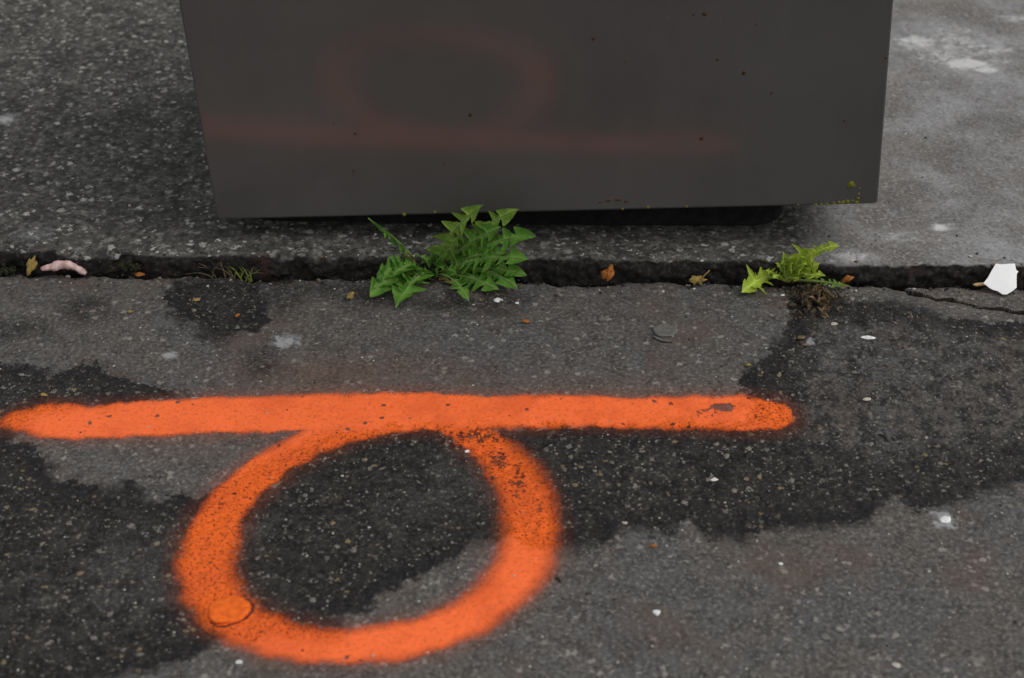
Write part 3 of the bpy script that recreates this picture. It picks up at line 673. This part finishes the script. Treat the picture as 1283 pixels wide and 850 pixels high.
z3 = 9.45
wp = [(640,195),(700,203),(790,197),(865,195),(872,235),(880,270),(905,290),(886,320),(884,400),(885,480),(830,525),(770,560),(720,560),(660,520),(600,503),(560,480),(525,450),(490,430),(545,360),(575,305),(600,260)]
pa = onz(1258, 369, .003); pb = ony(1258, 331, pa.y+.027)
pn = V3((1, 0, 0)).cross(pb-pa).normalized()
pts = [onplane(1180+a/z3, 310+b_/z3, pa, pn) for a, b_ in wp]
ws = sheet('white_scrap', pts, pn, M_WHITE, .0012, .0006, .0, 3, smooth=False)
tag(recentre(ws), 'angular white plastic scrap propped against the kerb at the far right', 'litter')
tp = [onz(a, b_, .006) for a, b_ in ((1219,357),(1224,355.3),(1231,354.8),(1237,355.5),(1236,357.2),(1229,357.8),(1223,358.2))]
tag(recentre(sheet('wood_splinter', tp, V3((0, 0, 1)), M_TAN, .0015, .0004, .0003, 5, smooth=False)), 'tiny tan splinter touching the left tip of the white scrap', 'litter')

# pink scrap: a lumpy folded roll lying in the joint
def lumpy(name, path, rad, mat, seed, k=9, squash=.8):
    R = random.Random(seed); V, F = [], []; n = len(path)
    for i, p in enumerate(path):
        T = (path[min(n-1, i+1)]-path[max(0, i-1)]).normalized(); a = T.cross(V3((0, 0, 1))).normalized(); b_ = a.cross(T)
        for j in range(k):
            q = 2*math.pi*j/k; r = rad[i]*(1+.22*math.sin(2*q+i*.35)+R.uniform(-.07, .07)); V.append(p+a*r*math.cos(q)+b_*r*squash*math.sin(q))
    for i in range(n-1):
        for j in range(k): F.append((i*k+j, i*k+(j+1) % k, (i+1)*k+(j+1) % k, (i+1)*k+j))
    F.append(tuple(range(k))[::-1]); F.append(tuple((n-1)*k+j for j in range(k)))
    return mesh_obj(name, V, F, mat)
pp = [(50,338),(57,336),(64,334.5),(71,333),(78,332),(85,332),(92,334),(98,337),(103,340),(108,343)]
path = [ony(a, b_, 1.600+.002*math.sin(i)) for i, (a, b_) in enumerate(pp)]
path = [bez(path[max(0,i//3-0)], path[i//3], path[min(len(path)-1, i//3+1)], .5).lerp(path[min(len(path)-1, i//3+1)], (i % 3)/3*.6) for i in range(28)]
tag(recentre(lumpy('pink_scrap', path, [.0015+.0042*math.sin(math.pi*min(1, (i+2)/30))**.7*(1+.16*math.sin(i*.9)+.1*math.sin(i*.4)) for i in range(28)], M_PINK, 5)), 'crumpled pale pink scrap lying in the joint at far left', 'litter')
def dead(name, px, py, y, size, mat, label, seed, tilt=0, n=15, asp=.6, nrm=None, curl=.004, ground_z=None):
    R = random.Random(seed); c = ony(px, py, y) if ground_z is None else onz(px, py, ground_z)
    nn = (nrm or V3((R.uniform(-.3, .3), -.7, .6))).normalized(); a = V3((math.cos(tilt), 0, math.sin(tilt))); a = (a-nn*a.dot(nn)).normalized(); b_ = nn.cross(a)
    pts = [c+a*(size*math.cos(2*math.pi*i/n)*R.uniform(.5, 1.25))+b_*(size*asp*math.sin(2*math.pi*i/n)*R.uniform(.4, 1.3)) for i in range(n)]
    return tag(recentre(sheet(name, pts, nn, mat, .0006, curl, size*.24, seed)), label, 'leaf')
dead('dead_leaf', 40, 333, 1.602, .011, M_YEL, 'curled yellow-brown dead leaf left of the pink scrap', 2, 1.2)
dead('dead_leaf', 762, 342, 1.602, .0115, M_ORL, 'orange-brown dead leaf standing in the joint right of the dandelion', 3, 1.25, asp=.62, n=13)
dl = dead('dead_leaf', 874, 351, 1.600, .0105, M_YEL, 'tan dead leaf with a stalk in the joint, left of the smaller weed', 6, .1, asp=.6)
V, F = tube(lambda t: bez(ony(878, 350, 1.597), ony(884, 344, 1.596), ony(889, 339, 1.600), t), .0012, .0007, 5, 5)
st_ = mesh_obj('stalk', [V3(v)-dl.location for v in V], F, M_YEL); st_.parent = dl
dead('dead_leaf', 1060, 351, 1.600, .008, M_ORL, 'rusty orange leaf scrap in the joint right of the smaller weed', 8, .5)
dead('dead_leaf', 439, 370, 0, .0068, M_YEL, 'small yellow-brown leaf bit on dark asphalt left of the dandelion', 9, 1.2, nrm=V3((.2, -.4, .8)), ground_z=.005)
for i, (px, py, s, m, lab) in enumerate(((660,403,.0052,M_ORL,'tiny orange leaf flake below the right side of the dandelion'),(246,376,.0050,M_YEL,'tiny yellow leaf flake on the dark blot left of the grass tuft'),(297,396,.0040,M_ORL,'tiny rust-coloured flake low on the dark blot'),
        (163,391,.0036,M_YEL,'tiny tan flake left of the dark blot'),(1003,423,.0050,M_DRY,'small brown flake below the withered leaves of the smaller weed'),(1008,432,.0044,M_DRY,'brown crumb beside the pale stain below the smaller weed'),(936,457,.0040,M_YEL,'tiny tan crumb at the edge of the dark patch above the bar end'),(770,463,.0032,M_STRAW,'thin straw crumb above the middle of the bar'),(174,344,.007,M_ORL,'dull brown leaf bit in the joint between pink scrap and grass'),(55,495,.004,M_YEL,'pale tan flake above the left end of the bar'),(818,684,.0035,M_ORL,'tiny orange-brown flake on the lower edge of the dark patch'))):
    dead('leaf_flake', px, py, 0, s, m, lab, 60+i, i*.7, n=8, asp=.55, nrm=V3((.1*math.sin(i), -.15, 1)), curl=.0012, ground_z=.004)
def chip(name, px, py, s, mat, label, cat, seed, asp=.7, th=.35, n=8):
    R = random.Random(seed); c = onz(px, py, 0); c.z = zground(c.x, c.y)+.0004; V, F = [], []
    V.append(c+V3((0, 0, s*th)))
    for q, hz in ((.6, .9), (1.0, .3), (.95, -.3)):
        for i in range(n):
            a = 2*math.pi*i/n; Ri = random.Random(seed*97+i); f = s*q*Ri.uniform(.65, 1.2); V.append(c+V3((f*math.cos(a), f*asp*math.sin(a), s*th*hz+R.uniform(-.1, .1)*s*th)))
    for i in range(n):
        j = (i+1) % n; F.append((0, 1+i, 1+j))
        for k in (0, 1): F.append((1+k*n+i, 1+(k+1)*n+i, 1+(k+1)*n+j, 1+k*n+j))
    o = recentre(mesh_obj(name, V, F, mat, smooth=False)); return tag(o, label, cat)
for i, (px, py, s, lab) in enumerate(((1087,425,.0080,'flat white chip below and right of the smaller weed'),(623,378,.0062,'white chip just below the dandelion leaves'),(648,381,.0028,'tiny white crumb right of the chip below the dandelion'),(1184,653,.0082,'white splash-like chip on grey asphalt at lower right'),(823,770,.0042,'small upright white chip on grey asphalt, lower right of the ring'),(895,603,.0036,'small white chip on the dark patch right of the ring'),(981,371,.0028,'tiny white crumb at the foot of the smaller weed'),(1086,502,.0052,'pale tan chip right of the bar end'),(585,567,.0030,'tiny white fleck on the ring below the bar'),(1033,800,.0050,'pale chip near the lower right corner'),(783,658,.0032,'pale crumb on the lower edge of the dark patch'),(1123,835,.0040,'pale chip at the bottom edge, right half'),(978,707,.0022,'tiny pale crumb below the dark patch at right'),(300,830,.0035,'pale crumb below the ring at lower left'),(1045,407,.0045,'pale chip left of the flat white chip'))):
    chip('white_chip', px, py, s, M_CHIP if i not in (7,9,10,11,14) else M_GUM if i == 9 else simple('pale_chip', (.34, .31, .26), (.45, .42, .36), 200), lab, 'chip', 100+i, asp=.8 if i not in (0, 7) else .5, th=.22)
# orange coated lump on the ring
def lump(name, px, py, r, h, mat, label, cat, seed, rimlift=0.0):
    R = random.Random(seed); c = onz(px, py, 0); n = 26; V, F = [], []; zz = zground(c.x, c.y)+.0006
    rad = [r*(1+.05*math.sin(2*2*math.pi*i/n+1)+.045*math.sin(5*2*math.pi*i/n)+R.uniform(-.03, .03)) for i in range(n)]
    V.append(V3((c.x, c.y, zz+h*.85)))
    prof = ((.3, .88), (.6, .95), (.82, 1.0+rimlift), (.93, .93+rimlift), (1.0, .6), (1.0, .15), (.93, -.4))
    for q, hz in prof:
        for i in range(n):
            a = 2*math.pi*i/n; V.append(V3((c.x+rad[i]*q*math.cos(a), c.y+rad[i]*q*math.sin(a), zz+h*(hz+R.uniform(-.08, .08)))))
    for i in range(n):
        j = (i+1) % n; F.append((0, 1+i, 1+j))
        for k in range(len(prof)-1): F.append((1+k*n+i, 1+(k+1)*n+i, 1+(k+1)*n+j, 1+k*n+j))
    return tag(recentre(mesh_obj(name, V, F, mat)), label, cat)
lump('orange_disc', 287, 765, .0176, .0024, M_DISC, 'flat round lump coated in orange paint on the lower left of the ring', 'lump', 4)
lump('gum_spot', 833, 416, .0125, .0011, M_GUM, 'round grey flattened gum spot between the tan leaf and the bar', 'gum', 6, .5)
def twig(pa_, pb_, r, lab, bend=.003):
    a, b_ = onz(*pa_), onz(*pb_); a.z = zground(a.x, a.y)+r; b_.z = zground(b_.x, b_.y)+r; m = (a+b_)/2+V3((bend, bend, r*.6))
    V, F = tube(lambda t: bez(a, m, b_, t), r, r*.7, 6, 5); tag(recentre(mesh_obj('twig', V, F, M_TWIG)), lab, 'twig')
twig((1101,546), (1112,554), .0011, 'tiny dark twig on the dark patch at right')
twig((697,726), (702,732), .0012, 'tiny black twig right of the ring', .001)
twig((818,424), (842,431), .0007, 'thin curved dark stem just below the gum spot', -.004)
# moss cushions in the joint
for i, (px, py, s, lab) in enumerate(((163,333,.010,'dull green moss cushion in the joint right of the pink scrap'),(8,338,.008,'dark green moss in the joint at the left edge'))):
    V, F = [], []; R = random.Random(i+70); c0 = ony(px, py, 1.606)
    for k in range(40):
        c = c0+V3((R.gauss(0, s*.8), R.gauss(0, .003), R.gauss(-.002, s*.25))); blob(V, F, c, R.uniform(.0012, .0026), .9, V3((1, 0, 0)), V3((0, .6, .8)), V3((0, -.8, .6)), R)
    tag(recentre(mesh_obj('moss_cushion', V, F, M_MOSS)), lab, 'moss')

for k, (px, py, sz) in enumerate(DEADFOOT):
    R = random.Random(k+300); c = onz(px, py, .005+.004*R.random()); nn = V3((R.uniform(-.9, .9), R.uniform(-.9, .5), 1)).normalized(); t0 = R.uniform(0, 3)
    a = V3((math.cos(t0), math.sin(t0), 0)); a = (a-nn*a.dot(nn)).normalized(); b_ = nn.cross(a)
    pts = [c+a*(1.25*sz*math.cos(2*math.pi*i/13)*R.uniform(.5, 1.2))+b_*(sz*.34*math.sin(2*math.pi*i/13)*R.uniform(.4, 1.3)) for i in range(13)]
    sheet('withered_leaf', pts, nn, (M_DRY, M_DRYD, M_DRYD)[k % 3], .0005, -sz*.30, sz*.16, k+5, parent=weed)
for k, (px, py, wd) in enumerate(((1012,388,.008),(1036,384,.009),(1024,372,.008),(1046,374,.007),(1000,376,.007),(1030,396,.006))):
    leaf(weed, onz(1006+k*6, 358+(k % 3)*4, .003), onz(px, py, .005+.003*(k % 2)), up(.007), wd, 2, V3((.6*math.sin(k*2.1), -.3, .8)), (M_DRYD, M_DRY)[k % 2], rib=False, start=.1, hook=0, wmin=.6, seed=140+k, curl=-.6, fold=.6*math.sin(k*1.7), wavy=1.1, name='withered_leaf')
# ------------------------------------------------------------------ loose grit (uncountable)
def grit(name, spots, mat, label):
    R = random.Random(len(spots)); V, F = [], []
    for c, r in spots:
        s = len(V); q0_ = R.uniform(0, 6)
        V.append(c+V3((0, 0, r*.8)))
        for i in range(5):
            a = q0_+2*math.pi*i/5; f = r*R.uniform(.7, 1.25); V.append(c+V3((f*math.cos(a), f*math.sin(a), r*R.uniform(-.2, .35))))
        V.append(c-V3((0, 0, r*.6)))
        for i in range(5):
            j = (i+1) % 5; F.append((s, s+1+i, s+1+j)); F.append((s+6, s+1+j, s+1+i))
    o = mesh_obj(name, V, F, mat, smooth=False); return tag(o, label, 'grit', kind='stuff')
R = random.Random(12)
pale, darkg, brown = [], [], []
for k in range(2600):
    x = R.uniform(-.72, .70); y = R.uniform(.9, 1.60); z = zground(x, y)
    r = .0005+.0011*R.random()**3
    (pale if R.random() < .45 else darkg if R.random() < .6 else brown).append((V3((x, y, z+r*.2)), r))
for k in range(700):
    x = R.uniform(-.72, .70); y = KY+R.gauss(-.004, .008); z = zground(x, y); r = .0007+.0022*R.random()**3
    (pale if R.random() < .12 else darkg if R.random() < .7 else brown).append((V3((x, y, z+r*.3)), r))
for (cx_, cy_, sx_, sy_, n_) in ((1020,374,26,12,150),(1000,360,18,6,60),(540,350,30,5,60),(290,346,40,4,70),(640,372,60,10,25),(850,352,180,4,60)):
    for k in range(n_):
        p = onz(R.gauss(cx_, sx_), R.gauss(cy_, sy_)); r = .0006+.0022*R.random()**2; (brown if R.random() < .7 else darkg).append((V3((p.x, p.y, zground(p.x, p.y)+r*.3)), r))
for k in range(500):
    x = R.uniform(-.85, .85); y = 1.63+R.random()**2*.7; r = .0006+.0016*R.random()**3
    (pale if R.random() < .6 else darkg).append((V3((x, y, float(ztop(np.array(x), np.array(y)))+r*.2)), r))
for k in range(520):
    x = R.uniform(-.78, .74); r = .0010+.0026*R.random()**2.5
    if R.random() < .55: y, z = KY+.004+R.gauss(0, .004), -.012+R.random()*.010
    else:
        y = 1.618+abs(R.gauss(0, .008)); z = float(ztop(np.array(x), np.array(y)))-.001
        if x > -.1 and R.random() < .6: continue
    (pale if R.random() < (.30 if z > 0 else .08) else darkg if R.random() < .55 else brown).append((V3((x, y, z)), r))
grit('pale_grit', pale, simple('pale_grit', (.24, .22, .19), (.50, .48, .44), 90, .8), 'scattered pale grit on the asphalt')
grit('dark_grit', darkg, simple('dark_grit', (.010, .010, .010), (.03, .028, .026), 90, .8), 'scattered dark grit on the asphalt')
grit('brown_grit', brown, simple('brown_grit', (.06, .045, .03), (.14, .10, .06), 90, .8), 'scattered brown organic crumbs on the asphalt')
